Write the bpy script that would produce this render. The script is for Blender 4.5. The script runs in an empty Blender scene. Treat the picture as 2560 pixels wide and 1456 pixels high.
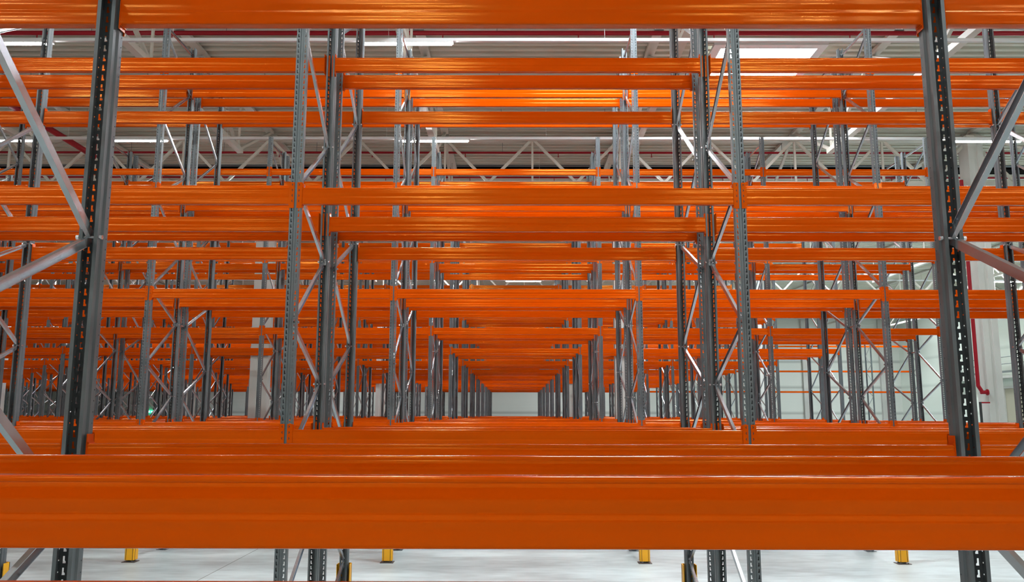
import bpy, bmesh, math, random
from mathutils import Vector, Matrix
from mathutils.geometry import delaunay_2d_cdt

scene = bpy.context.scene
COL = scene.collection
random.seed(4)

# ------------------------------------------------------------------ camera
F_PX, PITCH, YAW, ROLL, CAM_Z = 2054.75, 0.14937, -0.003332, -0.001895, 2.1066
cd = bpy.data.cameras.new('camera')
cd.sensor_width = 36.0
cd.sensor_fit = 'HORIZONTAL'
cd.lens = F_PX / 2560.0 * 36.0
cd.clip_start = 0.05
cd.clip_end = 400
cam = bpy.data.objects.new('camera', cd)
COL.objects.link(cam)
fh = Vector((math.sin(YAW), math.cos(YAW), 0)); rh = Vector((math.cos(YAW), -math.sin(YAW), 0)); up = Vector((0, 0, 1))
fwd = fh * math.cos(PITCH) + up * math.sin(PITCH)
upv = up * math.cos(PITCH) - fh * math.sin(PITCH)
rt = rh * math.cos(ROLL) - upv * math.sin(ROLL)
upv = rh * math.sin(ROLL) + upv * math.cos(ROLL)
M = Matrix.Identity(4)
for i in range(3):
    M[i][0] = rt[i]; M[i][1] = upv[i]; M[i][2] = -fwd[i]
M[2][3] = CAM_Z
cam.matrix_world = M
scene.camera = cam

# ------------------------------------------------------------------ world, exposure, render limits
w = bpy.data.worlds.new('world')
scene.world = w
w.use_nodes = True
w.node_tree.nodes['Background'].inputs[0].default_value = (0.75, 0.85, 1.0, 1)
w.node_tree.nodes['Background'].inputs[1].default_value = 0.3
scene.view_settings.view_transform = 'Standard'
scene.view_settings.look = 'None'
scene.view_settings.gamma = 1.0
scene.view_settings.use_curve_mapping = False
scene.view_settings.exposure = 0.0
cy = scene.cycles
cy.max_bounces = 5
cy.diffuse_bounces = 3
cy.glossy_bounces = 3
cy.transmission_bounces = 2
cy.transparent_max_bounces = 4
cy.caustics_reflective = False
cy.caustics_refractive = False
cy.sample_clamp_indirect = 8.0
cy.use_denoising = True
cy.use_light_tree = True
cy.use_adaptive_sampling = True
cy.adaptive_threshold = .03
cy.adaptive_min_samples = 20
TUBE, SKY = 195.0, 72.0

# ------------------------------------------------------------------ materials
def mat(name, color, rough=0.5, metal=0.0, spec=0.5, emit=None, strength=0.0):
    m = bpy.data.materials.new(name)
    m.use_nodes = True
    b = m.node_tree.nodes['Principled BSDF']
    b.inputs['Base Color'].default_value = (*color, 1)
    b.inputs['Roughness'].default_value = rough
    b.inputs['Metallic'].default_value = metal
    b.inputs['Specular IOR Level'].default_value = spec
    if emit:
        b.inputs['Emission Color'].default_value = (*emit, 1)
        b.inputs['Emission Strength'].default_value = strength
    return m

def noisy(m, scale, c1, c2, stretch=(1, 1, 1), detail=4, rough=None, bump=0.0):
    """mix two colours of the surface by an object-space noise"""
    nt = m.node_tree; n = nt.nodes; l = nt.links
    b = n['Principled BSDF']
    tc = n.new('ShaderNodeTexCoord'); mp = n.new('ShaderNodeMapping')
    mp.inputs['Scale'].default_value = stretch
    nz = n.new('ShaderNodeTexNoise'); nz.inputs['Scale'].default_value = scale; nz.inputs['Detail'].default_value = detail
    cr = n.new('ShaderNodeValToRGB')
    cr.color_ramp.elements[0].position = 0.35; cr.color_ramp.elements[0].color = (*c1, 1)
    cr.color_ramp.elements[1].position = 0.65; cr.color_ramp.elements[1].color = (*c2, 1)
    l.new(tc.outputs['Object'], mp.inputs['Vector']); l.new(mp.outputs['Vector'], nz.inputs['Vector'])
    l.new(nz.outputs['Fac'], cr.inputs['Fac']); l.new(cr.outputs['Color'], b.inputs['Base Color'])
    if rough:
        mr = n.new('ShaderNodeMapRange')
        mr.inputs['To Min'].default_value = rough[0]; mr.inputs['To Max'].default_value = rough[1]
        l.new(nz.outputs['Fac'], mr.inputs['Value']); l.new(mr.outputs['Result'], b.inputs['Roughness'])
    if bump:
        bp = n.new('ShaderNodeBump'); bp.inputs['Strength'].default_value = bump; bp.inputs['Distance'].default_value = 0.002
        l.new(nz.outputs['Fac'], bp.inputs['Height']); l.new(bp.outputs['Normal'], b.inputs['Normal'])
    return m

ORANGE = noisy(mat('orange_paint', (.62, .058, .0003), .15, spec=.9), 1.5, (.61, .062, .0001), (.66, .069, .0002), (1, 3, 3), 2, (.12, .17))
ORANGE.node_tree.nodes['Principled BSDF'].inputs['Specular Tint'].default_value = (1, .42, .06, 1)
STEEL = noisy(mat('grey_steel', (.2, .22, .23), .38, .4), 5, (.125, .142, .152), (.155, .174, .185), (1, 1, 1), 4, (.36, .5))
GALV = noisy(mat('galvanised_steel', (.5, .52, .54), .26, .95), 8, (.47, .50, .53), (.53, .56, .59), (1, 1, 1), 2, (.22, .28))
DARK = mat('shadowed_tooth', (.02, .02, .02), .6)
BOLT = mat('zinc_bolt', (.7, .7, .72), .25, 1.0)
YELLOW = mat('yellow_paint', (.9, .43, .004), .4)
CREAM = mat('cream_paint', (.56, .53, .46), .5)
RED = mat('red_pipe_paint', (.27, .004, .012), .45, spec=.25)
BLACK = mat('black_fabric', (.003, .003, .003), .9, spec=.05)
WHITE = mat('white_rail', (.72, .74, .74), .45)
TUBEM = mat('lit_tube', (.9, .9, .9), .4, emit=(.95, 1, .98), strength=TUBE)
SKYM = mat('daylight_dome', (.9, .9, .9), .4, emit=(.86, .94, 1), strength=SKY)
GREEN = mat('green_exit_sign', (.02, .4, .15), .5, emit=(.05, 1, .45), strength=1.6)
SIGNW = mat('white_exit_symbol', (.9, .9, .9), .5, emit=(.8, 1, .9), strength=2.0)
CONC = noisy(mat('column_concrete', (.55, .54, .5), .8), 1.2, (.5, .495, .46), (.6, .59, .55), (1, 1, .4), 5)
GATE = mat('beige_gate', (.4, .37, .28), .7)

def deck_mat():
    m = mat('roof_deck_steel', (.5, .47, .41), .55)
    return noisy(m, .5, (.49, .475, .385), (.55, .535, .445), (1, .3, 1), 3)
DECK = deck_mat()

def floor_mat():
    m = mat('polished_concrete', (.5, .52, .51), .35)
    nt = m.node_tree; n = nt.nodes; l = nt.links; b = n['Principled BSDF']
    tc = n.new('ShaderNodeTexCoord')
    def noise(scale, st, detail):
        mp = n.new('ShaderNodeMapping'); mp.inputs['Scale'].default_value = st
        nz = n.new('ShaderNodeTexNoise'); nz.inputs['Scale'].default_value = scale; nz.inputs['Detail'].default_value = detail
        l.new(tc.outputs['Object'], mp.inputs['Vector']); l.new(mp.outputs['Vector'], nz.inputs['Vector'])
        return nz
    a = noise(1.2, (.35, 1, 1), 6); c = noise(5, (.5, 1.4, 1), 5)
    mx = n.new('ShaderNodeMath'); mx.operation = 'MULTIPLY_ADD'; mx.inputs[1].default_value = .45
    l.new(c.outputs['Fac'], mx.inputs[0]); l.new(a.outputs['Fac'], mx.inputs[2])
    cr = n.new('ShaderNodeValToRGB')
    cr.color_ramp.elements[0].position = .55; cr.color_ramp.elements[0].color = (.33, .385, .385, 1)
    cr.color_ramp.elements[1].position = .9; cr.color_ramp.elements[1].color = (.60, .69, .69, 1)
    l.new(mx.outputs[0], cr.inputs['Fac']); l.new(cr.outputs['Color'], b.inputs['Base Color'])
    mr = n.new('ShaderNodeMapRange'); mr.inputs['To Min'].default_value = .3; mr.inputs['To Max'].default_value = .5
    l.new(a.outputs['Fac'], mr.inputs['Value']); l.new(mr.outputs['Result'], b.inputs['Roughness'])
    return m
FLOOR = floor_mat()

def wall_mat(name, base, seam, pitch):
    """horizontal sandwich panels: fine ribs and one darker seam per panel"""
    m = mat(name, base, .55)
    nt = m.node_tree; n = nt.nodes; l = nt.links; b = n['Principled BSDF']
    tc = n.new('ShaderNodeTexCoord'); sp = n.new('ShaderNodeSeparateXYZ')
    l.new(tc.outputs['Object'], sp.inputs[0])
    def frac(p):
        d = n.new('ShaderNodeMath'); d.operation = 'DIVIDE'; d.inputs[1].default_value = p; l.new(sp.outputs['Z'], d.inputs[0])
        fr = n.new('ShaderNodeMath'); fr.operation = 'FRACT'; l.new(d.outputs[0], fr.inputs[0]); return fr
    f1 = frac(pitch); f2 = frac(pitch / 8)
    cr = n.new('ShaderNodeValToRGB'); e = cr.color_ramp.elements
    e[0].position = 0; e[0].color = (*seam, 1); e[1].position = .1; e[1].color = (*base, 1)
    e2 = cr.color_ramp.elements.new(.94); e2.color = (*[x * .97 for x in base], 1)
    e3 = cr.color_ramp.elements.new(1.0); e3.color = (*seam, 1)
    l.new(f1.outputs[0], cr.inputs['Fac']); l.new(cr.outputs['Color'], b.inputs['Base Color'])
    bp = n.new('ShaderNodeBump'); bp.inputs['Strength'].default_value = .5; bp.inputs['Distance'].default_value = .01
    l.new(f2.outputs[0], bp.inputs['Height']); l.new(bp.outputs['Normal'], b.inputs['Normal'])
    return m
WALLF = wall_mat('wall_panel_far', (.70, .72, .66), (.42, .44, .40), 2.25)
WALLR = wall_mat('wall_panel_right', (.80, .85, .76), (.64, .69, .61), 2.25)

# ------------------------------------------------------------------ helpers
class MB:
    """collects shapes into one mesh"""
    def __init__(self):
        self.v = []; self.f = []; self.m = []
    def add(self, verts, faces, mi=0):
        o = len(self.v)
        self.v.extend(tuple(x) for x in verts)
        self.f.extend(tuple(i + o for i in f) for f in faces)
        self.m.extend([mi] * len(faces))
        return self
    def box(self, x0, x1, y0, y1, z0, z1, mi=0):
        v = [(x, y, z) for z in (z0, z1) for y in (y0, y1) for x in (x0, x1)]
        return self.add(v, [(0, 2, 3, 1), (4, 5, 7, 6), (0, 1, 5, 4), (2, 6, 7, 3), (0, 4, 6, 2), (1, 3, 7, 5)], mi)
    def cyl(self, p, q, r, seg=10, mi=0, caps=True):
        p = Vector(p); q = Vector(q); d = (q - p).normalized()
        a = d.orthogonal().normalized(); b = d.cross(a)
        vs = []
        for c in (p, q):
            for i in range(seg):
                t = 2 * math.pi * i / seg
                vs.append(c + a * math.cos(t) * r + b * math.sin(t) * r)
        fs = [(i, (i + 1) % seg, seg + (i + 1) % seg, seg + i) for i in range(seg)]
        if caps:
            fs += [tuple(range(seg))[::-1], tuple(range(seg, 2 * seg))]
        return self.add(vs, fs, mi)
    def sweep(self, prof, p, q, side, closed=True, caps=True, mi=0):
        """profile points (s, n) swept from p to q; s along SIDE, n across"""
        p = Vector(p); q = Vector(q); d = (q - p).normalized()
        s = Vector(side); s = (s - d * s.dot(d)).normalized(); nn = d.cross(s)
        k = len(prof); vs = [c + s * a + nn * b for c in (p, q) for a, b in prof]
        rng = range(k if closed else k - 1)
        fs = [(i, (i + 1) % k, k + (i + 1) % k, k + i) for i in rng]
        if caps and closed:
            fs += [tuple(range(k))[::-1], tuple(range(k, 2 * k))]
        return self.add(vs, fs, mi)
    def mesh(self, name, mats, smooth=False, sharp=35):
        me = bpy.data.meshes.new(name)
        me.from_pydata(self.v, [], self.f)
        for m in (mats if isinstance(mats, (list, tuple)) else [mats]):
            me.materials.append(m)
        me.polygons.foreach_set('material_index', self.m)
        bm = bmesh.new(); bm.from_mesh(me)
        if len(bm.faces) < 60000:
            bmesh.ops.recalc_face_normals(bm, faces=bm.faces)
        if smooth:
            for f in bm.faces: f.smooth = True
            for e in bm.edges:
                if len(e.link_faces) != 2 or e.calc_face_angle(0) > math.radians(sharp): e.smooth = False
        bm.to_mesh(me); bm.free()
        me.update()
        return me

def obj(name, me, parent=None, loc=(0, 0, 0), rz=0.0, **props):
    o = bpy.data.objects.new(name, me)
    COL.objects.link(o)
    o.location = loc
    o.rotation_euler = (0, 0, rz)
    if parent is not None: o.parent = parent
    for k, v in props.items(): o[k] = v
    return o

def empty(name, loc, rz=0.0, **props):
    o = obj(name, None, None, loc, rz, **props)
    o.empty_display_size = .2
    return o

def copy_tree(o, parent=None):
    c = o.copy(); COL.objects.link(c)
    if parent is not None: c.parent = parent
    for ch in kids.get(o.name, []):
        cc = copy_tree(ch, c)
        kids.setdefault(c.name, []).append(cc)
    return c
kids = {}
def reg(parent, child):
    kids.setdefault(parent.name, []).append(child); return child

# ------------------------------------------------------------------ rack grid
P, X0 = 3.7, -1.8265
A1, PER = 6.6507, 5.6051
OFF = {'a': 0.0, 'b': 1.075, 'c': 1.445, 'd': 2.53}
FDEP = 1.075
LEV = {1: CAM_Z - .1217, 2: CAM_Z + 1.8723, 3: CAM_Z + 3.4849, 4: CAM_Z + 5.4657}
BH, BT = .1416, .05
POST_H = CAM_Z + 6.25
NROW = 12
def plane_y(r, p):
    if r == 0 and p == 'a': return .585
    if r == 0 and p == 'b': return 1.725
    if r == 0 and p == 'd': return 3.51
    return A1 + (r - 1) * PER + OFF[p]
def post_x(k): return X0 + k * P
def kmin(r):
    y = plane_y(r, 'd')
    return max(math.floor((-.64 * y - X0) / P), -13)
def kmax(r, p):      # last post line
    if r == 0: return 2
    if r == 11 and p in 'cd': return 9
    return 3

# ------------------------------------------------------------------ upright post mesh
SP = .0465
def cell_strip(x0, x1, holes, z0):
    """one pitch of a perforated strip: 2D triangles of a rectangle with polygonal holes"""
    pts = [Vector((x0, 0)), Vector((x1, 0)), Vector((x1, SP)), Vector((x0, SP))]
    edges = [(0, 1), (1, 2), (2, 3), (3, 0)]
    for h in holes:
        o = len(pts); pts += [Vector(p) for p in h]
        edges += [(o + i, o + (i + 1) % len(h)) for i in range(len(h))]
    vs, es, fs, *_ = delaunay_2d_cdt(pts, edges, [], 0, 1e-6)
    def inside(p, poly):
        c = False; n = len(poly)
        for i in range(n):
            (xa, ya), (xb, yb) = poly[i], poly[(i + 1) % n]
            if (ya > p[1]) != (yb > p[1]) and p[0] < (xb - xa) * (p[1] - ya) / (yb - ya) + xa: c = not c
        return c
    out = []
    for f in fs:
        c = sum((vs[i] for i in f), Vector((0, 0))) / len(f)
        if not any(inside(c, h) for h in holes): out.append(tuple(f))
    return [tuple(v) for v in vs], out

def keyhole(cx, s):
    return [(cx - .0037 * s, .038), (cx - .0037 * s, .012), (cx - .0045 * s, .009), (cx + .0085 * s, .009), (cx + .0085 * s, .016), (cx + .0037 * s, .021), (cx + .0037 * s, .038)][::(1 if s > 0 else -1)]
def octo(cx, cz, r):
    return [(cx + r * math.cos(math.pi / 4 * i + .39), cz + r * math.sin(math.pi / 4 * i + .39)) for i in range(8)]

W2, IN2, PD = .047, .040, .075
def post_mesh(name, detailed=True):
    mb = MB()
    n = int(POST_H / SP)
    if detailed:
        strips = []
        for s in (-1, 1):                                   # front flats with keyholes, side walls with round holes
            x0, x1 = sorted((s * .0135, s * W2))
            v, f = cell_strip(x0, x1, [keyhole(s * .031, -s)], 0)
            strips.append(([(a, 0.0, b) for a, b in v], f))
            v, f = cell_strip(0, .036, [octo(.010, .022, .0034)], 0)
            strips.append(([(s * W2, a, b) for a, b in v], f))
        for i in range(n):
            for v, f in strips:
                mb.add([(a, b, c + i * SP) for a, b, c in v], f)
        prof = [[(-.0135, 0), (-.009, .006), (.009, .006), (.0135, 0)],
                [(-W2, .036), (-IN2, .046), (-IN2, PD), (-.024, PD), (-.024, PD - .008)],
                [(W2, .036), (IN2, .046), (IN2, PD), (.024, PD), (.024, PD - .008)]]
    else:
        prof = [[(-.024, PD), (-IN2, PD), (-IN2, .046), (-W2, .036), (-W2, 0), (-.0135, 0), (-.009, .006),
                 (.009, .006), (.0135, 0), (W2, 0), (W2, .036), (IN2, .046), (IN2, PD), (.024, PD)]]
    H = n * SP
    for pr in prof:
        k = len(pr)
        mb.add([(x, y, z) for z in (0, H) for x, y in pr], [(i, i + 1, k + i + 1, k + i) for i in range(k - 1)])
    return mb.mesh(name, STEEL)

POST = post_mesh('post_perforated')
POSTP = post_mesh('post_plain', False)

# brace nodes (heights relative to the floor)
NA = [CAM_Z + h for h in (-1.55, -.40, .75, 1.905, 3.32, 4.61, 5.98)]
NB = [CAM_Z + h for h in (-2.03, -.87, .28, 1.44, 2.58, 3.93, 5.37)]
def brace_runs():
    seq = sorted([(h, 0) for h in NA] + [(h, 1) for h in NB])
    return [(seq[i], seq[i + 1], i) for i in range(len(seq) - 1)]
CPROF = lambda w, t, g: [(0, -w), (t, -w), (t, -w + g), (g, -w + g), (g, w - g), (t, w - g), (t, w), (0, w)]
def brace_mb(mb, lo, hi, i, x=0.0, simple=False):
    ya, yb = PD - .012, FDEP - PD + .012
    p = Vector((x, (ya, yb)[lo[1]], lo[0] + .012)); q = Vector((x, (ya, yb)[hi[1]], hi[0] - .012))
    s = 1 if i % 2 else -1
    if simple:
        mb.sweep([(-.013, -.02), (.013, -.02), (.013, .02), (-.013, .02)], p, q, (1, 0, 0))
    else:
        pr = [(a * s - s * .012, b) for a, b in CPROF(.0195, .025, .003)]
        d = (q - p).normalized()
        mb.sweep(pr, p + d * .05, q - d * .05, (1, 0, 0))
        mb.sweep([(-.010, -.016), (.010, -.016), (.010, .016), (-.010, .016)], p, p + d * .055, (1, 0, 0))
        mb.sweep([(-.010, -.016), (.010, -.016), (.010, .016), (-.010, .016)], q - d * .055, q, (1, 0, 0))
    return mb
BRACES = []
for lo, hi, i in brace_runs():
    BRACES.append(brace_mb(MB(), lo, hi, i).mesh('diagonal_brace', GALV, smooth=False))
HBR = []
for z in (.20, CAM_Z + 6.08):
    HBR.append(MB().sweep([(a - .013, b) for a, b in CPROF(.0195, .025, .003)], (0, PD - .012, z), (0, FDEP - PD + .012, z), (1, 0, 0)).mesh('horizontal_brace', GALV))
BASE = MB().box(-.075, .075, -.03, .105, 0, .006).cyl((-.055, .03, .006), (-.055, .03, .02), .01, 6).cyl((.055, .03, .006), (.055, .03, .02), .01, 6).mesh('base_plate', STEEL)
BOLTM = MB().cyl((-.05, 0, 0), (.05, 0, 0), .006, 8).cyl((-.056, 0, 0), (-.044, 0, 0), .0105, 6).cyl((.044, 0, 0), (.056, 0, 0), .0105, 6).mesh('bolt', BOLT)

def frame_proto(detailed):
    r = empty('upright_frame', (0, -50, 0))
    for j in (0, 1):
        p = reg(r, obj('post', POST if detailed else POSTP, r, (0, j * FDEP, 0), j * math.pi))
        reg(p, obj('base_plate', BASE, p))
    for m in BRACES: reg(r, obj('diagonal_brace', m, r))
    for m in HBR: reg(r, obj('horizontal_brace', m, r))
    if detailed:
        for h in NA[1:5]: reg(r, obj('bolt', BOLTM, r, (0, PD - .012, h)))
        for h in NB[1:5]: reg(r, obj('bolt', BOLTM, r, (0, FDEP - PD + .012, h)))
    return r
def far_frame_mesh():
    mb = MB()
    me = POSTP
    for j in (0, 1):
        s = -1 if j else 1
        mb.add([(v.co.x * s, v.co.y * s + j * FDEP, v.co.z) for v in me.vertices], [tuple(p.vertices) for p in me.polygons])
    for lo, hi, i in brace_runs(): brace_mb(mb, lo, hi, i, simple=True)
    brace_mb(mb, (CAM_Z + 6.08 - .012, 0), (CAM_Z + 6.08 + .012, 1), 0, simple=True)
    n = len(mb.f)
    mb.m = [0] * (len(POSTP.polygons) * 2) + [1] * (n - len(POSTP.polygons) * 2)
    return mb.mesh('upright_frame_far', [STEEL, GALV])
FARF = far_frame_mesh()

ORD = ['zeroth', 'first', 'second', 'third', 'fourth', 'fifth', 'sixth', 'seventh', 'eighth', 'ninth', 'tenth', 'eleventh', 'twelfth', 'thirteenth', 'fourteenth', 'fifteenth']
def rowname(r): return 'nearest' if r == 0 else ORD[r + 1]
def colname(k):
    return f'{ORD[1 - k]} upright left of centre' if k <= 0 else f'{ORD[k]} upright right of centre'
def bayname(k):
    return 'centre bay' if k == 0 else (f'{ORD[-k]} bay left of centre' if k < 0 else f'{ORD[k]} bay right of centre')

FP = frame_proto(True); FPP = frame_proto(False)
frames = []
first = {'d': True, 'p': True}
for r in range(NROW):
    for rack, (f, b) in enumerate((('a', 'b'), ('c', 'd'))):
        for k in range(kmin(r), kmax(r, f) + 1):
            if r == 0 and abs(k - .5) > 1.6: continue
            y = plane_y(r, f) if rack == 0 else plane_y(r, b)
            rz = 0.0 if rack == 0 else math.pi
            if r <= 6:
                key, pr = ('d', FP) if r <= 3 else ('p', FPP)
                if first[key]: o = pr; first[key] = False
                else: o = copy_tree(pr)
            else:
                o = obj('upright_frame', FARF)
            o.location = (post_x(k), y, 0); o.rotation_euler = (0, 0, rz)
            if r == 0: o.scale = (1, (plane_y(r, b) - plane_y(r, f)) / FDEP, 1)
            o['label'] = f"slotted grey upright frame, {'front' if rack == 0 else 'back'} rack of {rowname(r)} row, {colname(k)}"
            o['category'] = 'upright frame'
            o['group'] = 'upright frames of the pallet racks'
            frames.append((r, rack, k, o))

# ------------------------------------------------------------------ beams
BX = .054
BL = P - 2 * BX
def beam_profile(fine=True):
    """(y, z) outline; outside face at y=0, top at z=0"""
    if not fine:
        return [(0, -.003), (.003, 0), (BT - .003, 0), (BT, -.003), (BT, -BH + .003), (BT - .003, -BH), (.003, -BH), (0, -BH + .003)]
    def side(z0, z1, n):
        out = []
        for i in range(n + 1):
            t = i / n; z = z0 + (z1 - z0) * t
            e = math.sin(math.pi * t)
            wv = .0007 * math.sin(t * math.pi * 2 * 3.0) * e
            gr = .0022 * max(0, 1 - abs(t - .5) / .09)
            out.append((wv + gr, z))
        return out
    pr = [(.0005, -.0125), (0, -.011), (0, -.005), (.0015, -.0015), (.005, 0)]
    pr = pr + [(BT - y, z) for y, z in pr[::-1]]
    left = side(-.0135, -BH + .005, 22)
    left[0] = (.0016, -.0135)
    rr = [(BT - y, z) for y, z in left]
    bot = [(BT - .0015, -BH + .0015), (BT - .005, -BH), (.005, -BH), (.0015, -BH + .0015)]
    return pr + rr + bot + left[::-1]
def beam_mesh(name, fine=True):
    mb = MB(); pr = beam_profile(fine); k = len(pr)
    segs = [BX, P - BX]
    vs = [(x, y, z) for x in segs for y, z in pr]
    fs = [(i, (i + 1) % k, k + (i + 1) % k, k + i) for i in range(k)] + [tuple(range(k))[::-1], tuple(range(k, 2 * k))]
    mb.add(vs, fs)
    return mb.mesh(name, ORANGE, smooth=True, sharp=32)
BEAM = beam_mesh('beam_body')
def connector_mesh(s, fine=True):
    """end bracket hooked on a post at x=0; s=+1 opens towards +x"""
    mb = MB(); z0, z1 = -.176, .045
    def bx(xa, xb, ya, yb, za, zb, mi=0):
        x0, x1 = sorted((s * xa, s * xb)); mb.box(x0, x1, ya, yb, za, zb, mi)
    bx(.011, .0545, -.005, -.0008, z0, z1)
    bx(.0505, .0545, -.005, .052, z0 + .012, z1 - .006)
    bx(.0545, .060, .001, .049, -BH - .006, .006)
    if fine:
        for i in range(4):
            zc = z1 - .022 - i * SP
            q = [(.026, zc + .011), (.034, zc + .002), (.026, zc - .010), (.022, zc - .008), (.028, zc + .001), (.022, zc + .009)]
            vs = [(s * x, y, z) for y in (-.0066, -.0048) for x, z in q]
            n = len(q)
            mb.add(vs, [(i2, (i2 + 1) % n, n + (i2 + 1) % n, n + i2) for i2 in range(n)] + [tuple(range(n))[::-1]], 1)
        mb.add([(s * (.060 + .0), y, z) for y, z in ((.01, -.03), (.016, -.03), (.016, -.036), (.01, -.036))], [(0, 1, 2, 3)], 1)
    return mb.mesh('end_connector', [ORANGE, DARK])
CONL, CONR = connector_mesh(1), connector_mesh(-1)

#KEEP_BEGIN
# the 298 beams that show largest: row, plane, level, bay
KEEP = set('0b10 0d20 0c10 0d10 1a20 1a10 1b20 1b30 1c30 1a2-1 1a21 1b2-1 1b31 1b3-1 1d20 1b21 1d30 1c31 1c3-1 1a11 1c20 1a1-1 1d3-1 1d31 1d21 1d2-1 0d2-1 1c2-1 2a20 1c21 0d21 2b20 2a21 2a2-1 2b40 2c40 2b21 2b2-1 2d20 2b41 2b4-1 2c4-1 2c41 2b30 2c30 3a20 2b2-2 2c4-2 3a40 2b4-2 2a2-2 2b22 3b30 2b42 2b31 2c42 2d21 2d2-1 2b3-1 2a22 2d2-2 2d22 3a22 3a42 3a2-2 2c31 3d30 2c3-1 1b10 3a4-2 3b32 3b3-2 2a10 3a21 3a2-1 2c20 2b3-2 3b20 3a4-1 3a41 2b32 2c3-2 4a20 2c32 2d40 3b40 2a11 2a1-1 3b31 3b3-1 2a30 1b11 3d32 3d3-2 1b1-1 3d20 4d40 2c21 2c2-1 0d1-1 3b22 0a10 3b2-2 2a31 1d10 3d31 3b4-2 2a3-1 3b42 3c30 3d3-1 2d4-1 2d41 5a20 4a2-2 3d3-3 2d42 4a22 0d11 2c2-2 2d4-2 4a21 3b2-1 1d11 4a2-1 1d1-1 3b21 2c22 3b4-1 3d22 3d2-2 3b41 1d3-2 3b3-3 4b20 4a2-3 3a2-3 5b30 3c32 3c3-2 3d21 3a4-3 1c10 3d2-1 6a20 6a40 2a12 3d2-3 3b2-3 4d20 4d42 5d30 2a1-2 3c31 4d4-1 3c3-1 5a2-3 3c20 3a30 4d41 5a2-1 3b4-3 4d4-3 2a3-2 7a20 5a21 3a10 2a32 3a32 4d4-2 4b22 4a2-4 5a30 1d2-2 4b2-2 4d4-4 3a3-2 5a2-4 3c3-3 3c2-2 1c1-1 5b20 1c11 3c22 3a12 4b21 5a40 4b2-1 2b10 5b3-1 3a3-1 5b3-3 3a31 5d20 3a1-2 5b31 8a20 5a22 4d22 4b2-3 6a4-2 6a2-1 3c21 4d2-1 6a42 3c2-1 6a2-2 5d3-3 6a22 5d3-1 5b3-5 6a4-5 5a3-3 3a1-1 6a2-3 4d2-4 5d31 5b32 3a11 7a30 5d3-5 4d21 6a4-1 4b2-4 6a2-4 2b11 2b1-1 5c30 5b3-4 7b30 6a4-3 5a4-1 5a2-5 4c20 4d2-3 6a4-4 5a3-1 6a21 6a41 5a2-2 2d10 4a10 5d40 6a2-5 4d2-2 9a20 5d3-2 5d3-4 5a4-3 5a31 6b20 1d22 3c2-3 5b3-2 7a2-4 5a41 5d32 6d20 5b2-3 10a20 5b2-1 7a2-1 5a32 2a41 1d32 7a22 5a42 2d1-1 5b21 2b12 5d2-3 2b1-2 5a3-4 7a21 7a2-5 7a2-2 11d26 2d11 11d36 5d2-1 5c3-1 9a30 11d46 7a2-6 5b2-5 4c21 5a4-4 2d1-2 2d12 4c2-1 8a21 4c22 8a2-1 2d4-3 5d2-5 5c31 7a3-4 4c2-2'.split())
#KEEP_END
LEVN = {1: 'lowest', 2: 'second', 3: 'third', 4: 'top'}
PLN = {'a': 'front of front rack', 'b': 'rear of front rack', 'c': 'front of back rack', 'd': 'rear of back rack'}
def beam_proto():
    o = empty('rack_beam', (0, -50, 0))
    reg(o, obj('beam_body', BEAM, o))
    reg(o, obj('end_connector', CONL, o))
    reg(o, obj('end_connector', CONR, o, (P, 0, 0)))
    return o
BP = beam_proto(); used = False
rest = MB()
lowp = MB(); pr8 = beam_profile(False); k8 = len(pr8)
lowp.add([(x, y, z) for x in (BX, P - BX) for y, z in pr8], [(i, (i + 1) % k8, k8 + (i + 1) % k8, k8 + i) for i in range(k8)])
for m, dx in ((connector_mesh(1, False), 0), (connector_mesh(-1, False), P)):
    lowp.add([(v.co.x + dx, v.co.y, v.co.z) for v in m.vertices], [tuple(p.vertices) for p in m.polygons])
beams = []
for r in range(NROW):
    for p in 'abcd':
        for k in range(kmin(r), kmax(r, p)):
            if r == 0 and abs(k) > 1: continue
            for lv in (1, 2, 3, 4):
                if r == 0 and lv > 2: continue
                if r == 11 and k >= 3 and p == 'c': continue
                if r == 11 and k >= 3 and lv == 1: continue
                y = plane_y(r, p); z = LEV[lv]
                flip = p in 'bd'
                ident = f'{r}{p}{lv}{k}'
                if KEEP is None or ident in KEEP:
                    if not used: o = BP; used = True
                    else: o = copy_tree(BP)
                    o.location = (post_x(k + 1), y, z) if flip else (post_x(k), y, z)
                    o.rotation_euler = (0, 0, math.pi if flip else 0)
                    o['label'] = f"orange {LEVN[lv]}-level beam, {PLN[p]}, {rowname(r)} row, {bayname(k)}"
                    o['category'] = 'beam'; o['kind'] = 'thing'; o['group'] = 'orange pallet rack beams'
                    beams.append((ident, o))
                else:
                    if flip: rest.add([(post_x(k + 1) - a, y - b, z + c) for a, b, c in lowp.v], lowp.f)
                    else: rest.add([(post_x(k) + a, y + b, z + c) for a, b, c in lowp.v], lowp.f)
if rest.v:
    me = bpy.data.meshes.new('remaining_rack_beams')
    me.from_pydata(rest.v, [], rest.f); me.materials.append(ORANGE); me.update()
    obj('remaining_rack_beams', me, label='remaining orange beams stacked up in the distant rack rows', category='beams', kind='stuff')

# ------------------------------------------------------------------ row spacers
SL = OFF['c'] - OFF['b']
SPC = MB().box(-.018, .018, .002, SL - .002, -.012, .012).box(-.03, .03, .001, .005, -.03, .03).box(-.03, .03, SL - .005, SL - .001, -.03, .03).mesh('row_spacer', GALV)
#SPACERS_BEGIN
SPKEEP = set('100 101 20-1 200 201 202 30-2 30-1 300 301 302 303 40-2 400 401 402 403 50-4 51-4 50-3 51-3 50-1 51-1 502 512 503 60-5 60-4 60-3 60-2 603'.split())
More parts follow.
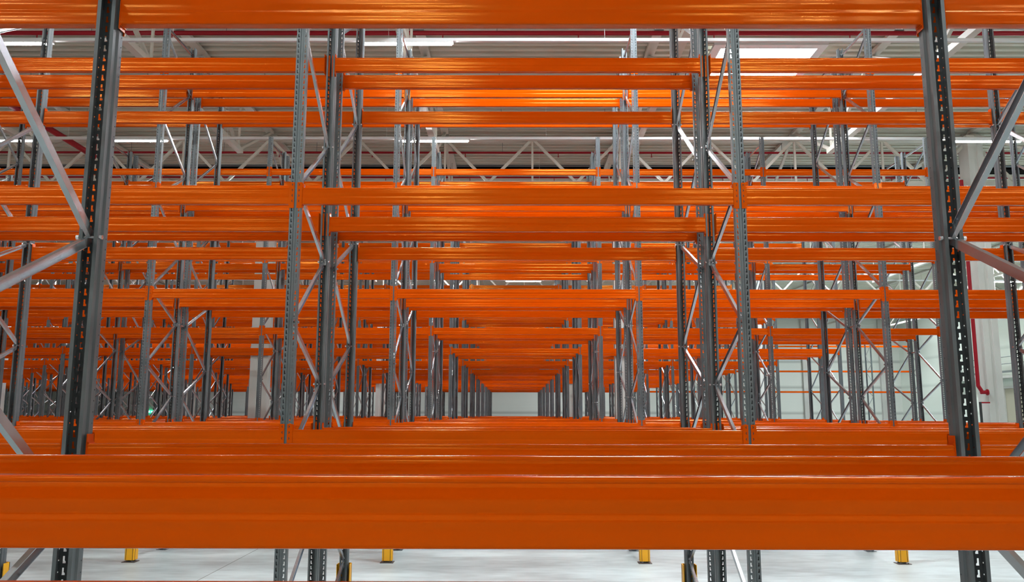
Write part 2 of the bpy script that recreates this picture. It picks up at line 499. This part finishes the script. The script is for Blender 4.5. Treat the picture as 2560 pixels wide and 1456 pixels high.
#SPACERS_END
spacers = []
for r in range(1, 7):
    for k in range(kmin(r), 4):
        for si, h in enumerate((1.44, 5.0)):
            if SPKEEP is not None and f'{r}{si}{k}' not in SPKEEP: continue
            o = obj('row_spacer', SPC, None, (post_x(k), plane_y(r, 'b'), CAM_Z + h))
            o['label'] = f"{'lower' if si == 0 else 'upper'} steel spacer joining back-to-back posts, {rowname(r)} row, {colname(k)}"
            o['category'] = 'spacer'; o['group'] = 'row spacers between back to back racks'
            spacers.append((f'{r}{si}{k}', o))

# ------------------------------------------------------------------ yellow post guards
def guard_mesh():
    mb = MB(); H = .52
    pr = [(-.072, .075), (-.072, -.03), (-.058, -.045), (.058, -.045), (.072, -.03), (.072, .075), (.064, .075), (.064, -.026), (.054, -.037), (-.054, -.037), (-.064, -.026), (-.064, .075)]
    k = len(pr)
    mb.add([(x, y, z) for z in (.03, H) for x, y in pr],
           [(i, (i + 1) % k, k + (i + 1) % k, k + i) for i in range(k)] + [tuple(range(k, 2 * k)), tuple(range(k))[::-1]])
    return mb.mesh('guard_body', YELLOW)
GB = guard_mesh()
GS = MB().box(-.0735, -.0722, -.028, -.018, .03, .52).box(.0722, .0735, -.028, -.018, .03, .52).box(-.05, -.044, -.0465, -.0452, .03, .52).box(.044, .05, -.0465, -.0452, .03, .52).mesh('guard_seam', mat('dark_seam', (.05, .02, .004), .6))
GF = MB().box(-.095, .095, -.075, .09, 0, .008).cyl((-.05, -.062, .008), (-.05, -.062, .022), .011, 6).cyl((.05, -.062, .008), (.05, -.062, .022), .011, 6).mesh('foot_plate', mat('dark_foot_plate', (.12, .1, .09), .5, .4))
gp = empty('post_guard', (0, -50, 0))
reg(gp, obj('guard_body', GB, gp)); reg(gp, obj('guard_seam', GS, gp)); reg(gp, obj('foot_plate', GF, gp))
gfirst = True
for r, p, ks in ((1, 'd', (-1, 0, 1, 2)), (2, 'a', (-1, 0, 1, 2))):
    for k in ks:
        if gfirst: o = gp; gfirst = False
        else: o = copy_tree(gp)
        o.location = (post_x(k), plane_y(r, p), 0); o.rotation_euler = (0, 0, 0 if p == 'a' else math.pi)
        o['label'] = f"yellow post guard on the floor, {'front' if p == 'a' else 'rear'} post of {rowname(r)} row, {colname(k)}"
        o['category'] = 'post guard'; o['group'] = 'yellow post guards at the aisle posts'

# ------------------------------------------------------------------ hall shell
XL, XR, YB, YF, ZD = -48.0, 34.0, -16.0, 72.8, 10.86
obj('floor', MB().box(XL, XR, YB, YF, -.2, 0).mesh('floor', FLOOR), kind='structure')
jm = mat('joint_filler', (.14, .14, .14), .8)
jb = MB()
obj('trim_1', MB().box(-4.052, -4.044, YB, YF, .0, .0012).mesh('floor_joint', jm), kind='structure')
obj('trim_2', MB().box(XL, XR, 10.6, 10.606, .0, .0012).mesh('floor_joint', jm), kind='structure')
obj('wall_back', MB().box(XL, XR, YF, YF + .2, 0, 11.2).mesh('wall_back', WALLF), kind='structure')
obj('wall_right', MB().box(XR, XR + .2, YB, YF, 0, 11.2).mesh('wall_right', WALLR), kind='structure')
obj('wall_left', MB().box(XL - .2, XL, YB, YF, 0, 11.2).mesh('wall_left', WALLR), kind='structure')
obj('wall_front', MB().box(XL, XR, YB - .2, YB, 0, 11.2).mesh('wall_front', WALLR), kind='structure')
mb = MB(); pitch = .29; n = int((YF - YB) / pitch) + 1
prof = []
for i in range(n):
    y = YB + i * pitch
    prof += [(y, ZD), (y + .12, ZD), (y + .15, ZD + .11), (y + .26, ZD + .11)]
prof.append((YB + n * pitch, ZD))
k = len(prof)
mb.add([(x, y, z) for x in (XL, XR) for y, z in prof], [(i, i + 1, k + i + 1, k + i) for i in range(k - 1)])
mb.box(XL, XR, YB, YF, ZD + .13, ZD + .3)
obj('ceiling', mb.mesh('ceiling', DECK), kind='structure')

# concrete columns
def column(x, y, w, d, label, H=9.1):
    t = empty('concrete_column', (x, y, 0), label=label, category='column', group='concrete roof columns')
    mbc = MB(); g = .03
    pr = [(-w / 2, -d / 2), (-w * .12, -d / 2), (-w * .08, -d / 2 + g), (w * .08, -d / 2 + g), (w * .12, -d / 2), (w / 2, -d / 2), (w / 2, d / 2), (-w / 2, d / 2)]
    kk = len(pr)
    mbc.add([(a, b, z) for z in (0, H) for a, b in pr], [(i, (i + 1) % kk, kk + (i + 1) % kk, kk + i) for i in range(kk)] + [tuple(range(kk, 2 * kk))])
    obj('shaft', mbc.mesh('shaft', CONC), t)
    obj('head_plate', MB().box(-w * .6, w * .6, -d * .6, d * .6, H, H + .16).mesh('head_plate', CREAM), t)
    return t
COLX = [3.27 + 10.9 * i for i in range(-4, 3)]
cn = {-40.33: 'far left', }
for yi, (y, rn) in enumerate(((24.73, 'fifth row'), (47.15, 'ninth row'))):
    for ci, x in enumerate(COLX):
        if abs(x) > .64 * y + 1: continue
        side = f'{ORD[-(ci - 4) ]} column left of the centre corridor' if ci < 4 else f'{ORD[ci - 3]} column right of the centre corridor'
        if x > 9.5: column(x, y + (.0 if yi else -.05), .46, .55, f'pale concrete column beyond the rack ends, level with {rn}, {ORD[ci-3]} to the right', 10.5)
        else: column(x, y, .53, .33, f'pale concrete column standing in {rn}, {side}')

# ------------------------------------------------------------------ roof steel
HT, HB = CAM_Z + 8.65, CAM_Z + 7.17
def web_runs(L, n):
    pts = []
    for i in range(n):
        a = L * i / n; m = L * (i + .5) / n; b = L * (i + 1) / n
        pts.append(((a, 1), (m, 0))); pts.append(((m, 0), (b, 1)))
    return pts
def make_truss(L, n, tw, bw):
    """local: along +Y from 0 to L"""
    t = empty('roof_truss', (0, -50, 0))
    reg(t, obj('top_chord', MB().box(-tw / 2, tw / 2, 0, L, HT, ZD - .021).mesh('top_chord', CREAM), t))
    reg(t, obj('bottom_chord', MB().box(-bw / 2, bw / 2, L / n / 2 - .15, L - L / n / 2 + .15, HB, HB + .13).mesh('bottom_chord', CREAM), t))
    for (a, za), (b, zb) in web_runs(L, n):
        z = {1: HT + .03, 0: HB + .07}
        m = MB().sweep([(-.04, -.035), (.04, -.035), (.04, .035), (-.04, .035)], (0, a, z[za]), (0, b, z[zb]), (1, 0, 0)).mesh('web_member', CREAM)
        reg(t, obj('web_member', m, t))
    for i in range(n):
        m = MB().box(-.025, .025, L * (i + .5) / n - .025, L * (i + .5) / n + .025, HB + .1, HT + .02).mesh('web_post', CREAM)
        reg(t, obj('web_post', m, t))
    return t
SPAN = 22.42
YT = [24.73 - SPAN, 24.73, 24.73 + SPAN, 24.73 + 2 * SPAN]
tp = make_truss(SPAN - .24, 4, .22, .16); tfirst = True
bayn = ['over the nearest rows', 'over the middle rows', 'over the far rows']
for s in range(3):
    for j in range(-8, 6):
        x = 3.27 + 5.45 * j
        if s == 0 and not -4 < j < 3: continue
        if s == 1 and not -8 < j < 6: continue
        if s == 2 and not (-8 < j < 6): continue
        if tfirst: o = tp; tfirst = False
        else: o = copy_tree(tp)
        o.location = (x, YT[s] + .12, 0)
        o['label'] = f"cream steel roof truss running away {bayn[s]}, {ORD[-j+1] + ' left of' if j <= -1 else ORD[j+1] + ' right of'} the corridor"
        o['category'] = 'truss'; o['kind'] = 'thing'; o['group'] = 'lengthwise roof trusses'
# main cross trusses along X
for s in (1, 2):
    t = empty('main_truss', (0, YT[s], 0), label=f"deep cream girder truss crossing the hall above the {'fifth' if s == 1 else 'ninth'} rack row", category='truss')
    obj('top_chord', MB().box(XL, XR, -.1, .1, HT - .2, HT - .06).mesh('top_chord', CREAM), t)
    obj('bottom_chord', MB().box(XL, XR, -.08, .08, HB - .15, HB - .01).mesh('bottom_chord', CREAM), t)
    x = 3.27 + 2.725 - 10.9 * (2 if s == 1 else 4)
    while x < (16 if s == 1 else 32):
        for a, b in (((x - 1.3625, HB - .05), (x, HT - .12)), ((x, HT - .12), (x + 1.3625, HB - .05))):
            obj('web_member', MB().sweep([(-.04, -.04), (.04, -.04), (.04, .04), (-.04, .04)], (a[0], 0, a[1]), (b[0], 0, b[1]), (0, 1, 0)).mesh('web_member', CREAM), t)
        obj('web_post', MB().box(x - .03, x + .03, -.03, .03, HB - .02, HT - .15).mesh('web_post', CREAM), t)
        x += 2.725
# smoke curtain slot
t = empty('smoke_curtain', (0, 28.3, 0), label='black rolled smoke curtain running across the hall under the roof', category='smoke curtain')
obj('curtain_roll', MB().box(XL, XR, 0, .62, ZD - .10, ZD - .004).mesh('curtain_roll', BLACK), t)
obj('support_rail', MB().box(XL, XR, -.2, -.06, ZD - .04, ZD - .002).mesh('support_rail', STEEL), t)

for y in (17.62,):
    obj('trim_3', MB().box(XL, XR, y - .06, y + .06, HT + .0, ZD - .001).mesh('roof_purlin', CREAM), kind='structure')
# sprinkler pipes
def near_sky(x): return any(abs(x - q) < 1.5 for q in (6.08, 28, -16, 17))
HEAD = MB().cyl((0, 0, -.14), (0, 0, -.03), .012, 8).cyl((0, 0, -.15), (0, 0, -.14), .03, 8).mesh('sprinkler_head', RED)
HANG = MB().cyl((0, 0, .03), (0, 0, .40), .006, 6).mesh('pipe_hanger', STEEL)
for i in range(-1, 8):
    y = 17.15 + 2.8 * i
    r = .05 if i < 1 else .035
    t = empty('sprinkler_pipe', (0, y, CAM_Z + 8.36), label=f'dark red sprinkler pipe under the roof deck, {ORD[i + 2]} one from the front', category='pipe', group='sprinkler pipes under the roof')
    obj('pipe_run', MB().cyl((XL, 0, 0), (XR, 0, 0), r, 10).mesh('pipe_run', RED, smooth=True), t)
    x = -13.6 if i < 4 else -19.6
    while x < (14 if i < 4 else 20):
        obj('sprinkler_head', HEAD, t, (x, 0, 0)); obj('pipe_hanger', HANG, t, (x + 1.2, 0, 0)) if i != 4 and not near_sky(x + 1.2) else None; x += 3.0
# big feed pipe, left
pts = [(-12.55, 14.0), (-12.55, 23.6)]
t = empty('feed_pipe', (-12.55, 14.0, CAM_Z + 7.6), label='thick red fire main running away at upper left with a riser at its end', category='pipe')
obj('pipe_run', MB().cyl((0, 0, 0), (0, 9.6, 0), .085, 14).mesh('pipe_run', RED, smooth=True), t)
obj('riser', MB().cyl((0, 9.6, -.08), (0, 9.6, .75), .05, 12).mesh('riser', RED, smooth=True), t)
for y in (2.4, 6.8): obj('coupling', MB().cyl((0, y, 0), (0, y + .12, 0), .105, 14).mesh('coupling', RED, smooth=True), t)
# standpipe by the right column
t = empty('standpipe', (13.60, 24.3, 0), label='red standpipe beside the pale column right of the rack ends', category='pipe')
obj('pipe_run', MB().cyl((0, 0, 2.95), (0, 0, 9.2), .055, 12).mesh('pipe_run', RED, smooth=True), t)
obj('elbow', MB().cyl((0, 0, 2.97), (.10, 0, 2.80), .055, 12).cyl((.06, 0, 2.78), (.28, 0, 2.78), .055, 12).mesh('elbow', RED, smooth=True), t)
obj('flange', MB().cyl((.24, 0, 2.78), (.27, 0, 2.78), .09, 14).box(.0, .3, -.02, .02, 2.46, 2.50).mesh('flange', RED), t)
obj('lower_pipe', MB().cyl((.02, 0, .0), (.02, 0, 2.5), .035, 10).mesh('lower_pipe', mat('black_pipe', (.02, .02, .02), .5)), t)

# ------------------------------------------------------------------ lights on their rails
RZ = 9.1
def rail(y, label):
    t = empty('light_rail', (0, y, RZ), label=label, category='light rail', group='white lighting rails')
    obj('rail_body', MB().box(XL + .5, XR - .5, -.035, .035, .0, .06).mesh('rail_body', WHITE), t)
    x = -14.7 if y < 18 else -19.7
    while x < (15 if y < 18 else 20):
        if not near_sky(x): obj('hanger_wire', MB().cyl((x, 0, .06), (x, 0, 1.76), .004, 5).mesh('hanger_wire', WHITE), t)
        x += 4.1
def lamp(y, x0, x1, label, strength=None):
    t = empty('tube_light', ((x0 + x1) / 2, y, RZ), label=label, category='lamp', group='tube lights on the rails')
    L = (x1 - x0) / 2
    obj('housing', MB().box(-L - .03, L + .03, -.05, .05, -.035, -.001).mesh('housing', WHITE), t)
    mbl = MB().sweep([(-.04, -.036), (-.034, -.056), (-.02, -.066), (.02, -.066), (.034, -.056), (.04, -.036)], (-L, 0, 0), (L, 0, 0), (0, 1, 0))
    obj('tube', mbl.mesh('tube', TUBEM, smooth=True), t)
RY = [-11.7, -6.1, -3.3, -.5, 3.5, 9.1] + [14.70 + 5.605 * i for i in range(0, 9)]  # third rail is out of view, added to light the near beams
ORD += ['sixteenth', 'seventeenth']
for i, y in enumerate(RY):
    rail(y, f'white lighting rail crossing under the roof, {ORD[i + 1]} from the front')
seen = {6: [(-9.72, -8.80), (-2.87, -1.20)], 7: [(-13.4, -12.36), (-10.29, -8.95), (-2.96, -1.21), (11.14, 12.95)], 11: [(-.46, 1.06), (1.12, 1.37)]}
whr = {6: 'nearest lit rail', 7: 'second lit rail', 11: 'distant rail at mid height'}
pos = {6: ['left end', 'centre'], 7: ['far left edge', 'left', 'centre', 'right end'], 11: ['longer tube', 'short tube']}
for i, y in enumerate(RY):
    if i in seen:
        for (x0, x1), s in zip(seen[i], pos[i]):
            lamp(y, x0, x1, f'bright white tube light on the {whr[i]}, {s}')
        extra = {6: (12.4,), 7: (-17.0, 19.0), 11: (26.0,)}[i]
    else:
        extra = (-16.0, -9.0, -2.0, 5.0, 12.0) if i < 8 else () if i in (9, 10, 14) else (-29, -22, -15.5, -9, -2.0, 4.5, 11, 17.5, 24, 30)  # hidden far rails carry tubes added more densely to brighten the far rows
    for x in extra:
        q = 'left' if x < 0 else 'right'
        lamp(y, x - .85, x + .85, f'extra white tube light on the {ORD[i + 1]} lighting rail, {abs(x):.0f} metres {q} of the corridor')

# skylights
def skylight(x, y, label):
    t = empty('skylight', (x, y, ZD), label=label, category='skylight', group='roof skylights')
    a, b = 1.15, .95
    mbs = MB()
    for q in ((-a - .2, -a, -b - .2, b + .2), (a, a + .2, -b - .2, b + .2), (-a, a, -b - .2, -b), (-a, a, b, b + .2)):
        mbs.box(q[0], q[1], q[2], q[3], -.08, -.004)
    obj('skylight_frame', mbs.mesh('skylight_frame', WHITE), t)
    obj('dome_pane', MB().box(-a, a, -b, b, -.03, -.006).mesh('dome_pane', SKYM), t)
skylight(6.08, 19.55, 'bright daylight skylight in the roof above the third row, right of centre')
skylight(1.6, 10.6, 'bright daylight skylight above the second rack row, over the centre bay')
for x, y, s in ((6.08, 36.0, 'over the seventh row'), (28, 36, 'by the right wall, middle'), (17, 36, 'between corridor and right wall'), (-16, 36, 'left of centre over the seventh row'),
                (-5, 45, 'left of the corridor over the eighth row'), (17, 45, 'right of the rack ends, eighth row'), (28, 45, 'by the right wall, eighth row'), (6.08, 64, 'over the last rows'),
                (28, 64, 'by the right wall, far end'), (28, 19.55, 'by the right wall, near end'), (-16, 64, 'left of centre, far end'), (-27, 45, 'far left over the eighth row')):
    skylight(x, y, f'roof skylight added as fill light, {s}')  # added panes, brightening the mid and far rows and the right wall

# ------------------------------------------------------------------ right wall fittings
STL = mat('railing_steel', (.25, .28, .27), .5, .5)
t = empty('gallery_railing', (XR, 0, 0), label='thin steel railing on the gallery along the right wall', category='railing')
for h in (6.05, 5.58): obj('rail_bar', MB().cyl((-.75, 52, h), (-.75, 63, h), .03, 8).mesh('rail_bar', STL), t)
obj('toe_board', MB().box(-.78, -.73, 52, 63, 4.98, 5.12).mesh('toe_board', STL), t)
for i in range(8): obj('baluster', MB().cyl((-.75, 52 + 1.57 * i, 4.6), (-.75, 52 + 1.57 * i, 6.05), .03, 8).mesh('baluster', STL), t)
t = empty('gallery_slab', (XR, 0, 0), label='concrete gallery slab projecting above the gate on the right wall', category='slab')
obj('slab', MB().box(-.9, -.002, 51, 64, 4.62, 4.78).mesh('slab', CONC), t)
obj('bracket', MB().box(-.5, -.003, 57.9, 58.2, 4.0, 4.62).mesh('bracket', CONC), t)
t = empty('roller_gate', (XR, 0, 0), label='tall beige gate recessed in the right wall under the gallery', category='gate')
obj('gate_leaf', MB().box(-.04, -.003, 50.5, 57.4, 0, 3.95).mesh('gate_leaf', GATE), t)
obj('gate_frame', MB().box(-.12, -.002, 57.4, 57.7, 0, 4.0).box(-.12, -.002, 50.2, 57.7, 3.95, 4.1).mesh('gate_frame', CONC), t)
for i, x in enumerate((25.6, 32.4)):
    obj('wall_column', MB().box(-.25, .25, -.3, -.002, 0, 10.5).mesh('wall_column', CONC), None, (x, YF, 0), label=f"flat concrete pilaster on the back wall, {'first' if i == 0 else 'second'} one right of the racks", category='column')

# exit sign
t = empty('exit_sign', (-31.9, YF - .15, 2.3), label='small lit green exit sign far away between left rack posts', category='sign')
obj('sign_box', MB().box(-.27, .27, -.05, .14, -.13, .13).mesh('sign_box', GREEN), t)
obj('symbol', MB().box(-.2, -.03, -.054, -.051, -.07, .08).box(.08, .2, -.054, -.051, -.04, .04).mesh('symbol', SIGNW), t)
